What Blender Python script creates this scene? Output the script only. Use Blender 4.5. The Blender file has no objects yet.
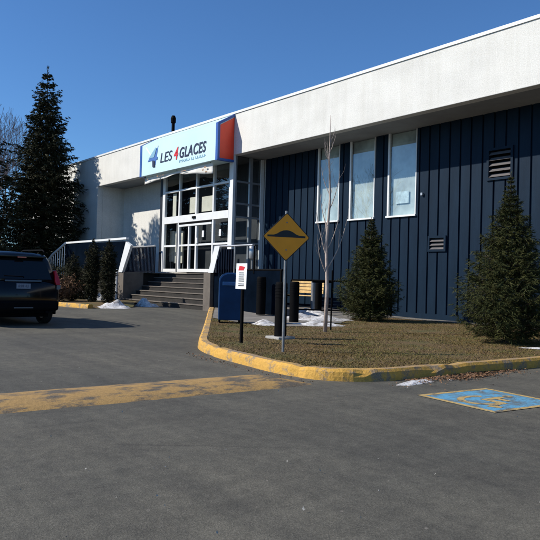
import bpy, math, random
from mathutils import Vector, Matrix, noise
R = math.radians
S = bpy.context.scene
COL = S.collection

# ---------------------------------------------------------------- camera
EYE = 1.2
FPX = 650.0
roll = math.atan(.027); th = math.atan(520/FPX); pitch = math.atan(11/FPX)
F0 = Vector((-math.cos(th), math.sin(th), 0)); R0 = Vector((math.sin(th), math.cos(th), 0)); U0 = Vector((0, 0, 1))
Fv = F0*math.cos(pitch)+U0*math.sin(pitch); Uv = -F0*math.sin(pitch)+U0*math.cos(pitch)
Rv = R0*math.cos(roll)+Uv*math.sin(roll); Iv = -R0*math.sin(roll)+Uv*math.cos(roll)
cd = bpy.data.cameras.new('camera'); cam = bpy.data.objects.new('camera', cd); COL.objects.link(cam)
cd.sensor_width = 36; cd.lens = 36*FPX/540; cd.clip_start = .05; cd.clip_end = 2000
cam.matrix_world = Matrix(((Rv.x, Iv.x, -Fv.x, 0), (Rv.y, Iv.y, -Fv.y, 0), (Rv.z, Iv.z, -Fv.z, EYE), (0, 0, 0, 1)))
S.camera = cam

# ---------------------------------------------------------------- light
SUN_AZ, SUN_EL = 33.0, 37.0      # light travels toward (sin az, cos az)
W = bpy.data.worlds.new('World'); S.world = W; W.use_nodes = True
nt = W.node_tree; bg = nt.nodes['Background']
sky = nt.nodes.new('ShaderNodeTexSky'); sky.sky_type = 'NISHITA'; sky.sun_disc = False
sky.sun_elevation = R(SUN_EL); sky.sun_rotation = R(180+SUN_AZ)
sky.air_density = 1.0; sky.dust_density = .15; sky.ozone_density = 3.0; sky.altitude = 50
tint = nt.nodes.new('ShaderNodeMix'); tint.data_type = 'RGBA'; tint.blend_type = 'MULTIPLY'; tint.inputs[0].default_value = 1
nt.links.new(sky.outputs[0], tint.inputs[6]); tint.inputs[7].default_value = (.6, .93, 1.28, 1)
nt.links.new(tint.outputs[2], bg.inputs[0]); bg.inputs[1].default_value = .075
sd = bpy.data.lights.new('sun', 'SUN'); so = bpy.data.objects.new('sun', sd); COL.objects.link(so)
sd.energy = 4.0; sd.angle = R(.55); sd.color = (1, .94, .85)
sv = Vector((math.sin(R(SUN_AZ))*math.cos(R(SUN_EL)), math.cos(R(SUN_AZ))*math.cos(R(SUN_EL)), -math.sin(R(SUN_EL))))
so.rotation_euler = sv.to_track_quat('-Z', 'Y').to_euler(); so.location = (-20, -20, 30)
S.view_settings.view_transform = 'Standard'; S.view_settings.look = 'None'
S.view_settings.exposure = .48; S.view_settings.gamma = 1; S.view_settings.use_curve_mapping = False

# ---------------------------------------------------------------- materials
def new_mat(name):
    m = bpy.data.materials.new(name); m.use_nodes = True
    return m, m.node_tree, m.node_tree.nodes['Principled BSDF']
def coords(t):
    tc = t.nodes.new('ShaderNodeTexCoord'); return tc.outputs['Object']
def noise_n(t, vec, scale, detail=4, rough=.6, mapping=None):
    n = t.nodes.new('ShaderNodeTexNoise'); n.inputs['Scale'].default_value = scale
    n.inputs['Detail'].default_value = detail; n.inputs['Roughness'].default_value = rough
    if mapping:
        mp = t.nodes.new('ShaderNodeMapping'); mp.inputs['Scale'].default_value = mapping
        t.links.new(vec, mp.inputs[0]); vec = mp.outputs[0]
    t.links.new(vec, n.inputs['Vector']); return n.outputs['Fac']
def ramp(t, fac, stops):
    r = t.nodes.new('ShaderNodeValToRGB'); e = r.color_ramp.elements
    while len(e) < len(stops): e.new(.5)
    for i, (p, c) in enumerate(stops):
        e[i].position = p; e[i].color = (*c, 1) if len(c) == 3 else c
    t.links.new(fac, r.inputs[0]); return r.outputs[0]
def mixc(t, fac, a, b, mode='MIX'):
    n = t.nodes.new('ShaderNodeMix'); n.data_type = 'RGBA'; n.blend_type = mode
    for sock, v in ((n.inputs[0], fac), (n.inputs[6], a), (n.inputs[7], b)):
        if isinstance(v, (int, float)): sock.default_value = v
        elif isinstance(v, tuple): sock.default_value = (*v, 1)
        else: t.links.new(v, sock)
    return n.outputs[2]
def bump(t, p, fac, strength, dist=.02):
    b = t.nodes.new('ShaderNodeBump'); b.inputs['Strength'].default_value = strength; b.inputs['Distance'].default_value = dist
    t.links.new(fac, b.inputs['Height']); t.links.new(b.outputs[0], p.inputs['Normal'])
def mat(name, col, rough=.6, var=.15, scale=3, metal=0, bmp=.0, bscale=60, spec=.5, coat=0):
    m, t, p = new_mat(name); v = coords(t)
    n = noise_n(t, v, scale)
    a = tuple(c*(1-var) for c in col); b = tuple(min(1, c*(1+var)) for c in col)
    t.links.new(ramp(t, n, [(.3, a), (.7, b)]), p.inputs['Base Color'])
    p.inputs['Roughness'].default_value = rough; p.inputs['Metallic'].default_value = metal
    p.inputs['Specular IOR Level'].default_value = spec; p.inputs['Coat Weight'].default_value = coat
    if bmp: bump(t, p, noise_n(t, v, bscale), bmp)
    return m

M = {}
# asphalt: fine aggregate, broad tone patches and faint tyre streaks
def asphalt():
    m, t, p = new_mat('asphalt'); v = coords(t)
    fine = noise_n(t, v, 90, 3, .8); mid = noise_n(t, v, 9, 5, .65); big = noise_n(t, v, .35, 3)
    streak = noise_n(t, v, 1, 4, .6, (.25, 2.2, 1)); st2 = noise_n(t, v, 1, 4, .6, (2.4, .3, 1))
    c = ramp(t, fine, [(.25, (.054, .052, .043)), (.55, (.106, .103, .088)), (.8, (.19, .185, .16))])
    c = mixc(t, .8, c, ramp(t, mid, [(.25, (.62, .62, .62)), (.75, (1.25, 1.22, 1.18))]), 'MULTIPLY')
    c = mixc(t, .9, c, ramp(t, big, [(.3, (.74, .75, .77)), (.7, (1.18, 1.15, 1.1))]), 'MULTIPLY')
    c = mixc(t, .8, c, ramp(t, streak, [(.33, (.8, .8, .81)), (.64, (1.18, 1.17, 1.14))]), 'MULTIPLY')
    c = mixc(t, .45, c, ramp(t, st2, [(.35, (.8, .8, .8)), (.65, (1.2, 1.2, 1.18))]), 'MULTIPLY')
    spk = noise_n(t, v, 22, 1, .3)
    c = mixc(t, ramp(t, spk, [(.8, (0, 0, 0)), (.82, (.7, .7, .7))]), c, (.22, .2, .17))
    # hairline cracks
    vo = t.nodes.new('ShaderNodeTexVoronoi'); vo.feature = 'DISTANCE_TO_EDGE'; vo.inputs['Scale'].default_value = .33
    wv = t.nodes.new('ShaderNodeMix'); wv.data_type = 'VECTOR'; wv.inputs[0].default_value = .12
    nz = t.nodes.new('ShaderNodeTexNoise'); nz.inputs['Scale'].default_value = 1.6; nz.inputs['Detail'].default_value = 5
    t.links.new(v, nz.inputs['Vector']); t.links.new(v, wv.inputs[4]); t.links.new(nz.outputs['Color'], wv.inputs[5])
    t.links.new(wv.outputs[1], vo.inputs['Vector'])
    ck = ramp(t, vo.outputs['Distance'], [(.0, (1, 1, 1)), (.006, (0, 0, 0))])
    gate = ramp(t, noise_n(t, v, .22, 2), [(.6, (0, 0, 0)), (.66, (.5, .5, .5))])
    c = mixc(t, mixc(t, 1., ck, gate, 'MULTIPLY'), c, (.018, .017, .016))
    t.links.new(c, p.inputs['Base Color']); p.inputs['Roughness'].default_value = .88
    p.inputs['Specular IOR Level'].default_value = .3
    bump(t, p, fine, .55, .012); return m
M['asphalt'] = asphalt()
def worn_paint(name, paint, under, lo, hi, scale=3.0, paint2=None, mp=None, bs=.5):
    m, t, p = new_mat(name); v = coords(t)
    n = noise_n(t, v, scale, 7, .72, mp)
    f = ramp(t, n, [(lo, (0, 0, 0)), (hi, (1, 1, 1))])
    n2 = noise_n(t, v, 26, 4, .7); n3 = noise_n(t, v, 1.2, 3)
    pc = mixc(t, n3, paint, paint2 or paint)
    pc = mixc(t, .6, pc, ramp(t, n2, [(.3, (.68, .66, .62)), (.7, (1.15, 1.15, 1.15))]), 'MULTIPLY')
    uc = mixc(t, 1., under, ramp(t, noise_n(t, v, 70, 3, .8), [(.3, (.55, .55, .55)), (.75, (1.6, 1.6, 1.6))]), 'MULTIPLY')
    t.links.new(mixc(t, f, uc, pc), p.inputs['Base Color']); p.inputs['Roughness'].default_value = .8
    bump(t, p, n2, bs, .015); return m
M['bump_paint'] = worn_paint('worn_yellow_paint', (.43, .26, .075), (.1, .082, .058), .41, .52, 2.6, (.3, .19, .075), (2.0, .9, 1))
M['kerb_paint'] = worn_paint('worn_kerb_paint', (.66, .37, .05), (.24, .18, .11), .4, .5, 4.5, (.5, .28, .06), None, .8)
M['kerb_top'] = worn_paint('faded_kerb_paint', (.5, .3, .08), (.24, .18, .12), .4, .58, 3.2, None, None, .8)
M['bay_blue'] = worn_paint('worn_blue_paint', (.09, .3, .48), (.1, .13, .14), .4, .54, 4.5, (.1, .3, .46))
M['bay_yellow'] = worn_paint('worn_bay_yellow', (.46, .32, .12), (.08, .08, .07), .4, .5, 5.0)
def grass_ground(name, a, b, c3):
    m, t, p = new_mat(name); v = coords(t)
    c = ramp(t, noise_n(t, v, 1.3, 5), [(.3, a), (.5, b), (.68, c3)])
    c = mixc(t, .8, c, ramp(t, noise_n(t, v, 45, 4, .8), [(.3, (.45, .45, .45)), (.7, (1.5, 1.5, 1.4))]), 'MULTIPLY')
    t.links.new(c, p.inputs['Base Color']); p.inputs['Roughness'].default_value = .95
    bump(t, p, noise_n(t, v, 45, 4, .8), .9, .03); return m
M['turf'] = grass_ground('dormant_turf', (.12, .068, .026), (.155, .1, .038), (.09, .095, .026))
M['far'] = grass_ground('far_ground', (.1, .08, .05), (.14, .12, .08), (.12, .12, .06))
M['concrete'] = mat('concrete', (.19, .175, .155), .85, .25, 2.2, bmp=.4, bscale=40)
M['concrete_w'] = mat('pale_concrete', (.36, .35, .32), .85, .2, 2.2, bmp=.4)
M['riser'] = mat('dark_concrete', (.022, .019, .016), .9, .35, 3.5, bmp=.4)  # concrete much darker than the treads
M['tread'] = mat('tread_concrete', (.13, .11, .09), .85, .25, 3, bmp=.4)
def stucco():
    m, t, p = new_mat('white_stucco'); v = coords(t)
    c = ramp(t, noise_n(t, v, 30, 4, .8), [(.3, (.6, .595, .55)), (.6, (.8, .79, .74))])
    c = mixc(t, .9, c, ramp(t, noise_n(t, v, .6, 4, .6, (1, 1, 2)), [(.25, (.86, .86, .86)), (.6, (1, 1, 1))]), 'MULTIPLY')
    c = mixc(t, .5, c, ramp(t, noise_n(t, v, 1.0, 5, .7, (4, 4, .35)), [(.3, (.84, .83, .8)), (.6, (1, 1, 1))]), 'MULTIPLY')
    t.links.new(c, p.inputs['Base Color']); p.inputs['Roughness'].default_value = .9
    bump(t, p, noise_n(t, v, 40, 5, .85), .45, .025); return m
M['stucco'] = stucco()
def siding():
    m, t, p = new_mat('navy_siding'); v = coords(t)
    c = ramp(t, noise_n(t, v, 1.2, 4, .6, (3, 3, .5)), [(.3, (.0042, .0135, .028)), (.7, (.0066, .0195, .039))])
    c = mixc(t, .5, c, ramp(t, noise_n(t, v, 9, 5, .7, (4, 4, .4)), [(.3, (.72, .74, .78)), (.7, (1.22, 1.2, 1.16))]), 'MULTIPLY')
    t.links.new(c, p.inputs['Base Color']); p.inputs['Roughness'].default_value = .5
    p.inputs['Specular IOR Level'].default_value = .12
    bump(t, p, noise_n(t, v, 5, 4, .6, (3, 3, .5)), .15, .03); return m
M['navy'] = siding()
M['navy_panel'] = mat('dark_navy_panel', (.003, .006, .012), .9, .3, 2, spec=.0)
M['baluster'] = mat('baluster_paint', (.008, .011, .02), .8, .2, 4, spec=.02)
M['white_metal'] = mat('white_painted_metal', (.74, .75, .74), .4, .06, 4)
M['alu'] = mat('anodised_aluminium', (.45, .46, .47), .35, .1, 6, metal=.6)
M['dark_frame'] = mat('dark_window_frame', (.02, .025, .035), .4, .1, 4)
M['soffit'] = mat('soffit_paint', (.3, .31, .31), .8, .12, 1.5)
M['roof'] = mat('roof_membrane', (.2, .2, .19), .9, .2, .8)
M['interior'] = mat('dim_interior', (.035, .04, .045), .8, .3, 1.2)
M['vent'] = mat('vent_louvre', (.12, .11, .11), .55, .15, 6)
M['black'] = mat('black_paint', (.004, .004, .0045), .7, .3, 6, spec=.05)
M['rubber'] = mat('black_rubber', (.012, .012, .012), .85, .2, 8)
M['galv'] = mat('galvanised_steel', (.24, .245, .245), .5, .2, 14, metal=.45)
M['sign_yellow'] = mat('sign_yellow', (.95, .34, .004), .55, .05, 5)
M['sign_back'] = mat('sign_back', (.4, .4, .4), .5, .1, 5, metal=.6)
M['sign_black'] = mat('sign_black', (.008, .008, .008), .5, .1, 5)
M['cream'] = mat('cream_board', (.72, .68, .55), .7, .1, 3)
M['wood'] = mat('yellow_wood', (.62, .42, .17), .6, .25, 5)
M['box_blue'] = mat('blue_box_paint', (.006, .036, .1), .45, .2, 3, spec=.2)
M['box_lit_blue'] = mat('blue_box_lit_tone', (.03, .12, .3), .4, .2, 3)  # lighter blue: sunlight on the box edge put into colour, hatch too
M['sign_face'] = mat('pale_blue_sign_face', (.6, .8, .84), .35, .05, .6)
M['sign_blue'] = mat('royal_blue_trim', (.03, .1, .36), .4, .08, 3)
M['sign_red'] = mat('red_sign_end', (.95, .06, .018), .4, .08, 3)
M['ink'] = mat('navy_lettering', (.012, .02, .06), .5, .05, 5)
M['ink_red'] = mat('red_lettering', (.62, .02, .03), .5, .05, 5)
M['ink_pale'] = mat('grey_blue_lettering', (.22, .42, .55), .5, .05, 5)
M['ink_mid'] = mat('mid_blue_mark', (.06, .16, .45), .5, .05, 5)
M['ink_brown'] = mat('faded_brown_mark', (.28, .17, .1), .7, .3, 8)
M['white_mark'] = mat('white_mark', (.8, .83, .85), .5, .04, 5)
M['banner'] = mat('white_vinyl_banner', (.74, .72, .66), .6, .08, 3)
M['bark'] = mat('spruce_bark', (.07, .05, .035), .9, .3, 8, bmp=.5)
M['birch'] = mat('pale_young_bark', (.42, .34, .29), .75, .25, 9, bmp=.3)
M['far_bark'] = mat('grey_brown_bark', (.2, .145, .13), .9, .25, 1)
def needles(name, a, b, scale=2.2):
    m, t, p = new_mat(name); v = coords(t)
    c = ramp(t, noise_n(t, v, scale, 5, .75), [(.32, a), (.68, b)])
    t.links.new(c, p.inputs['Base Color']); p.inputs['Roughness'].default_value = .75
    p.inputs['Specular IOR Level'].default_value = .2; return m
M['needles'] = needles('spruce_needles', (.016, .022, .01), (.06, .055, .024), 1.0)
M['needles_y'] = needles('young_spruce_needles', (.02, .032, .009), (.072, .07, .02), 3.5)
M['needles_c'] = needles('cedar_foliage', (.016, .019, .008), (.045, .042, .018), 3)
M['dry_leaf'] = needles('dry_leaves', (.1, .05, .028), (.26, .15, .08), 6)
M['grass'] = needles('grass_blades', (.16, .09, .03), (.1, .11, .028), .8)
M['grass_dry'] = needles('dry_grass_blades', (.2, .13, .055), (.27, .19, .085), 2.0)
def snowm():
    m, t, p = new_mat('old_snow'); v = coords(t)
    c = ramp(t, noise_n(t, v, 7, 6, .75), [(.36, (.22, .19, .16)), (.52, (.6, .59, .58)), (.72, (.84, .84, .85))])
    t.links.new(c, p.inputs['Base Color']); p.inputs['Roughness'].default_value = .6
    bump(t, p, noise_n(t, v, 25, 5, .7), .6, .03); return m
M['snow'] = snowm()
def glass(name, tint, refl=1.55, rough=.0):
    m = bpy.data.materials.new(name); m.use_nodes = True; m.use_transparent_shadow = True; t = m.node_tree; t.nodes.clear()
    o = t.nodes.new('ShaderNodeOutputMaterial'); mx = t.nodes.new('ShaderNodeMixShader')
    tr = t.nodes.new('ShaderNodeBsdfTransparent'); gl = t.nodes.new('ShaderNodeBsdfGlossy'); geo = t.nodes.new('ShaderNodeNewGeometry')
    tr.inputs[0].default_value = (*tint, 1); gl.inputs['Roughness'].default_value = rough
    v = coords(t); b = t.nodes.new('ShaderNodeBump'); b.inputs['Strength'].default_value = .05; b.inputs['Distance'].default_value = .05
    t.links.new(noise_n(t, v, .9, 2), b.inputs['Height']); t.links.new(b.outputs[0], gl.inputs['Normal'])
    dt = t.nodes.new('ShaderNodeVectorMath'); dt.operation = 'DOT_PRODUCT'
    t.links.new(geo.outputs['Incoming'], dt.inputs[0]); t.links.new(geo.outputs['Normal'], dt.inputs[1]); cur = dt.outputs['Value']
    f0 = ((refl-1)/(refl+1))**2
    for op, k, swap in (('ABSOLUTE', 0, 0), ('SUBTRACT', 1, 1), ('POWER', 5, 0), ('MULTIPLY', 1-f0, 0), ('ADD', f0, 0)):   # Schlick reflectance, the same from both sides
        mn = t.nodes.new('ShaderNodeMath'); mn.operation = op
        t.links.new(cur, mn.inputs[1 if swap else 0]); mn.inputs[0 if swap else 1].default_value = k; cur = mn.outputs[0]
    t.links.new(cur, mx.inputs[0]); t.links.new(tr.outputs[0], mx.inputs[1]); t.links.new(gl.outputs[0], mx.inputs[2])
    t.links.new(mx.outputs[0], o.inputs[0]); return m
M['glass'] = glass('tinted_glass', (.9, .93, .94), 2.1)
M['glass_w'] = glass('window_glass', (.92, .96, .97), 2.4)
M['curtain'] = mat('pale_blind', (.52, .58, .54), .8, .45, .9)
M['curtain_lit_blob'] = mat('pale_lit_blob', (.5, .6, .6), .7, .3, 6)  # pale tone for the lit blob in the right window
M['car'] = mat('black_car_paint', (.002, .0024, .003), .22, .05, 2, spec=.3, coat=.25)
M['car_glass'] = mat('dark_car_glass', (.006, .008, .01), .06, .05, 2)
M['plastic'] = mat('dark_plastic', (.005, .005, .006), .7, .1, 5, spec=.05)
M['chrome'] = mat('dull_chrome', (.06, .085, .13), .25, .05, 4, metal=.9)
M['tail'] = mat('red_tail_lens', (.5, .008, .01), .15, .05, 4, coat=.5)
M['clear_lens'] = mat('clear_lens', (.12, .14, .17), .15, .05, 4)
M['plate'] = mat('licence_plate', (.2, .24, .3), .5, .05, 4)

# ---------------------------------------------------------------- mesh helper
class MB:
    def __init__(s): s.v = []; s.f = []
    def box(s, x0, x1, y0, y1, z0, z1, tf=None):
        b = len(s.v); c = [(x, y, z) for z in (z0, z1) for y in (y0, y1) for x in (x0, x1)]
        if tf: c = [tuple(tf(Vector(p))) for p in c]
        s.v += c
        s.f += [tuple(b+i for i in q) for q in ((0, 2, 3, 1), (4, 5, 7, 6), (0, 1, 5, 4), (2, 6, 7, 3), (0, 4, 6, 2), (1, 3, 7, 5))]; return s
    def quad(s, *p):
        b = len(s.v); s.v += [tuple(q) for q in p]; s.f.append(tuple(range(b, b+len(p)))); return s
    def tube(s, pts, rad, n=8, caps=True):
        pts = [Vector(p) for p in pts]
        if not hasattr(rad, '__len__'): rad = [rad]*len(pts)
        b = len(s.v); prev = None
        for i, p in enumerate(pts):
            d = (pts[min(i+1, len(pts)-1)]-pts[max(i-1, 0)])
            d = d.normalized() if d.length > 1e-9 else Vector((0, 0, 1))
            if prev is None: a = d.orthogonal().normalized()
            else:
                a = prev-d*prev.dot(d); a = a.normalized() if a.length > 1e-6 else d.orthogonal().normalized()
            prev = a; c = d.cross(a)
            for k in range(n):
                an = 2*math.pi*k/n; s.v.append(tuple(p+(a*math.cos(an)+c*math.sin(an))*rad[i]))
        for i in range(len(pts)-1):
            for k in range(n):
                s.f.append((b+i*n+k, b+i*n+(k+1) % n, b+(i+1)*n+(k+1) % n, b+(i+1)*n+k))
        if caps:
            s.f.append(tuple(b+k for k in reversed(range(n)))); e = b+(len(pts)-1)*n; s.f.append(tuple(e+k for k in range(n)))
        return s
    def prism(s, poly, fn0, fn1):
        """poly: 2D points; fn0/fn1 map (a,b) to the two 3D caps"""
        b = len(s.v); n = len(poly)
        s.v += [tuple(fn0(*p)) for p in poly]+[tuple(fn1(*p)) for p in poly]
        s.f.append(tuple(b+i for i in reversed(range(n)))); s.f.append(tuple(b+n+i for i in range(n)))
        for i in range(n): j = (i+1) % n; s.f.append((b+i, b+j, b+n+j, b+n+i))
        return s
    def build(s, name, m, parent=None, smooth=False, bevel=0, loc=None):
        me = bpy.data.meshes.new(name); me.from_pydata(s.v, [], s.f); me.update()
        mats = m if isinstance(m, list) else [m]
        for mm in mats: me.materials.append(mm)
        if smooth: me.polygons.foreach_set('use_smooth', [True]*len(me.polygons))
        o = bpy.data.objects.new(name, me); COL.objects.link(o)
        if parent: o.parent = parent
        if loc: o.location = loc
        if bevel:
            bv = o.modifiers.new('bevel', 'BEVEL'); bv.width = bevel; bv.segments = 2; bv.limit_method = 'ANGLE'
        return o
def thing(name, label, cat, loc=(0, 0, 0), rz=0, group=None):
    o = bpy.data.objects.new(name, None); o.empty_display_size = .3; COL.objects.link(o)
    o.location = loc; o.rotation_euler = (0, 0, rz); return tag(o, label, cat, group)
def tag(o, label, cat, group=None, kind=None):
    o['label'] = label; o['category'] = cat
    if group: o['group'] = group
    if kind: o['kind'] = kind
    return o
def struct(o): o['kind'] = 'structure'; return o
def ss(a, b, x):
    t = max(0, min(1, (x-a)/(b-a))); return t*t*(3-2*t)
def g(x, y): return .14*ss(-13, -19, x)*ss(5.8, 10, y)
rnd = random.Random(7)

# ---------------------------------------------------------------- ground
KERB = [(-18.95, 12.5), (-16.4, 10.75), (-12.97, 8.4), (-11.2, 7.2), (-10.19, 6.5), (-9.6, 6.12), (-9.05, 5.88), (-8.39, 5.67), (-7.41, 5.52),
        (-6.7, 5.42), (-6.1, 5.42), (-5.67, 5.62), (-5.40, 6.12), (-5.34, 6.8), (-5.29, 7.62), (-5.2, 8.6), (-5.14, 9.6), (-5.08, 12), (-5.0, 16.8)]
def ground():
    mb = MB(); xs = []; x = -75
    def axis(lo, hi, flo, fhi, fine, coarse):
        a = [lo]; 
        while a[-1] < hi: a.append(a[-1]+(fine if flo <= a[-1] < fhi else coarse))
        return a
    X = axis(-400, 400, -26, -4, .5, 11); Y = axis(-400, 400, 4, 18, .5, 11)
    X = [x for x in X]; 
    for y in Y:
        for x in X: mb.v.append((x, y, g(x, y)-.004 - (.03 if abs(x) > 90 or abs(y) > 60 else 0)))
    n = len(X)
    for j in range(len(Y)-1):
        for i in range(n-1): mb.f.append((j*n+i, j*n+i+1, (j+1)*n+i+1, (j+1)*n+i))
    return mb
struct(ground().build('parking_lot_pavement', M['asphalt'], smooth=True))
far = MB()
for (x0, x1, y0, y1) in ((-400, -75, -400, 400), (45, 400, -400, 400), (-75, 45, 50, 400), (-75, 45, -400, -45)):
    far.quad((x0, y0, .012), (x1, y0, .012), (x1, y1, .012), (x0, y1, .012))
struct(far.build('far_ground', M['far']))

from mathutils.geometry import tessellate_polygon
def inset(poly, d):
    out = []
    for i, p in enumerate(poly):
        a = Vector(poly[max(i-1, 0)]); b = Vector(poly[min(i+1, len(poly)-1)]); t_ = (b-a).normalized()
        n_ = Vector((-t_.y, t_.x)); out.append((p[0]+n_.x*d, p[1]+n_.y*d))
    return out
def resample(poly, step):
    out = []
    for i in range(len(poly)-1):
        a = Vector(poly[i]); b = Vector(poly[i+1]); n_ = max(1, int((b-a).length/step))
        for k in range(n_): out.append(tuple(a.lerp(b, k/n_)))
    out.append(poly[-1]); return out
def in_poly(x, y, poly):
    c = False; j = len(poly)-1
    for i in range(len(poly)):
        xi, yi = poly[i]; xj, yj = poly[j]
        if (yi > y) != (yj > y) and x < (xj-xi)*(y-yi)/(yj-yi)+xi: c = not c
        j = i
    return c
KH = .14; KW = .19
def make_kerb(line, name):
    for _ in range(2):      # round the corners off
        q = [line[0]]
        for i in range(len(line)-1):
            a = Vector(line[i]); b = Vector(line[i+1]); q += [tuple(a.lerp(b, .25)), tuple(a.lerp(b, .75))]
        line = q+[line[-1]]
    K = resample(line, .12)
    mb = MB(); cols = []
    nz = lambda x, y, k: noise.noise(Vector((x*2.1, y*2.1, k)))
    rows = []
    acc = 0; last = K[0]; joints = []
    for i, p in enumerate(K):
        acc += (Vector(p)-Vector(last)).length; last = p
        a = Vector(K[max(i-1, 0)]); b = Vector(K[min(i+1, len(K)-1)]); t_ = (b-a).normalized(); n_ = Vector((-t_.y, t_.x))
        wob = nz(p[0], p[1], 0)*.03; chip = max(0, nz(p[0]*3, p[1]*3, 9)-.25)*.12
        crack = acc > 2.4 and True
        if acc > 2.4: acc = 0
        pr = [(-.012+wob*.3, -.05), (0+wob*.3, .05), (.012+chip*.5, KH-.035-chip*.6), (.045+chip, KH-chip*.35), (KW-.03, KH+wob*.2), (KW, KH-.02), (KW+.004, -.05)]
        if crack: pr = [(u+.02 if j < 4 else u, h-.022 if 0 < j < 6 else h) for j, (u, h) in enumerate(pr)]
        z0 = g(*p); rows.append([(p[0]+n_.x*u, p[1]+n_.y*u, z0+h) for u, h in pr])
    n = 7
    for r_ in rows: mb.v += r_
    for i in range(len(rows)-1):
        for k in range(n-1): mb.f.append((i*n+k, (i+1)*n+k, (i+1)*n+k+1, i*n+k+1))
    mb.f.append(tuple(reversed(range(n)))); mb.f.append(tuple((len(rows)-1)*n+k for k in range(n)))
    o = mb.build(name, [M['kerb_paint'], M['kerb_top']])
    for i in range(len(rows)-1):
        for k in (3, 4, 5): o.data.polygons[i*(n-1)+k].material_index = 1
    return o
struct(make_kerb(KERB, 'kerb'))
ISL = inset(KERB, KW-.01)
ISLP = ISL+[(-5.0, 16.9), (-21.4, 16.9), (-21.4, 12.3)]
def sheet(poly, z, name, m, step=.35, zamp=0, fade=None):
    """grid-tessellated sheet following g(), clipped by a polygon"""
    import bmesh
    bm = bmesh.new(); vs = [bm.verts.new((x, y, 0)) for x, y in poly]; bm.faces.new(vs)
    xs = [p[0] for p in poly]; ys = [p[1] for p in poly]
    x = min(xs)+step
    while x < max(xs):
        bmesh.ops.bisect_plane(bm, geom=bm.verts[:]+bm.edges[:]+bm.faces[:], plane_co=(x, 0, 0), plane_no=(1, 0, 0)); x += step
    y = min(ys)+step
    while y < max(ys):
        bmesh.ops.bisect_plane(bm, geom=bm.verts[:]+bm.edges[:]+bm.faces[:], plane_co=(0, y, 0), plane_no=(0, 1, 0)); y += step
    for v in bm.verts:
        v.co.z = g(v.co.x, v.co.y)+z*(1-ss(fade[0], fade[1], v.co.x) if fade else 1)+(noise.noise(Vector((v.co.x*.8, v.co.y*.8, 3)))*zamp if zamp else 0)
    bmesh.ops.recalc_face_normals(bm, faces=bm.faces[:])
    me = bpy.data.meshes.new(name); bm.to_mesh(me); bm.free(); me.materials.append(m)
    me.polygons.foreach_set('use_smooth', [True]*len(me.polygons))
    o = bpy.data.objects.new(name, me); COL.objects.link(o); return struct(o)
sheet(ISLP, KH-.018, 'lawn_ground', M['turf'])
WALK = [(-18.55, 12.5), (-16.2, 10.85), (-14.75, 9.85), (-13.6, 9.75), (-12.6, 9.75), (-11.9, 9.8), (-11.75, 10.5), (-12.4, 12.4), (-13.9, 14.4), (-13.7, 16.74), (-21.4, 16.74), (-21.4, 12.4)]
sheet(WALK, KH-.005, 'concrete_walkway', M['concrete'], .5)
sheet([(-13.65, 16.05), (-5.1, 16.2), (-5.1, 16.76), (-13.65, 16.76)], KH-.008, 'concrete_border', M['concrete'], .5)

# grass blades: individual little blades, denser near the camera
def blades(n, m, name, seed, hmin, hmax, label):
    r = random.Random(seed); mb = MB(); c = 0
    while c < n:
        x = r.uniform(-16, -5.1); y = r.uniform(5.5, 16.6)
        if not in_poly(x, y, ISLP) or in_poly(x, y, WALK): continue
        d = math.hypot(x, y)
        if r.random() > (9/d)**1.6: continue
        k = noise.noise(Vector((x*1.1, y*1.1, 5)))
        if r.random() > .62+k: continue
        c += 1; h = r.uniform(hmin, hmax); a = r.uniform(0, 6.28); w = r.uniform(.004, .009)
        lx = r.uniform(-1.6, 1.6)*h; ly = r.uniform(-1.6, 1.6)*h; z = g(x, y)+KH-.022
        b = len(mb.v)
        mb.v += [(x-math.cos(a)*w, y-math.sin(a)*w, z), (x+math.cos(a)*w, y+math.sin(a)*w, z), (x+lx, y+ly, z+h)]
        mb.f.append((b, b+1, b+2))
    o = mb.build(name, m); o['kind'] = 'stuff'; tag(o, label, 'grass'); return o
blades(52000, M['grass'], 'lawn_grass', 3, .01, .032, 'short brown green grass of the lawn inside the yellow kerb')
blades(16000, M['grass_dry'], 'dry_grass', 4, .008, .028, 'straw coloured dead grass blades among the lawn')

# speed bump
def speed_bump():
    mb = MB(); a0, a1 = -1.4, 5.16; n = 48; prof = [(-.5, -.012), (-.47, .004), (-.32, .035), (-.13, .06), (.08, .064), (.28, .045), (.44, .012), (.5, -.012)]
    for i in range(n+1):
        t = i/n; y = a0+(a1-a0)*t; cx = -6.27+.055*(y-1.86); w = 1+noise.noise(Vector((y*1.3, 0, 0)))*.04
        e = 1 if 0 < i < n else .1
        if i in (1, n-1): e = .6
        for u, h in prof:
            mb.v.append((cx+u*w*(.92 if e < 1 else 1), y+u*.12+(0), max(h*e, -.012) if h > 0 else h))
    k = len(prof)
    for i in range(n):
        for j in range(k-1): mb.f.append((i*k+j, i*k+j+1, (i+1)*k+j+1, (i+1)*k+j))
    return mb.build('speed_bump', M['bump_paint'], smooth=True)
tag(speed_bump(), 'low asphalt speed bump with worn yellow paint across the driveway', 'speed bump')

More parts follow.
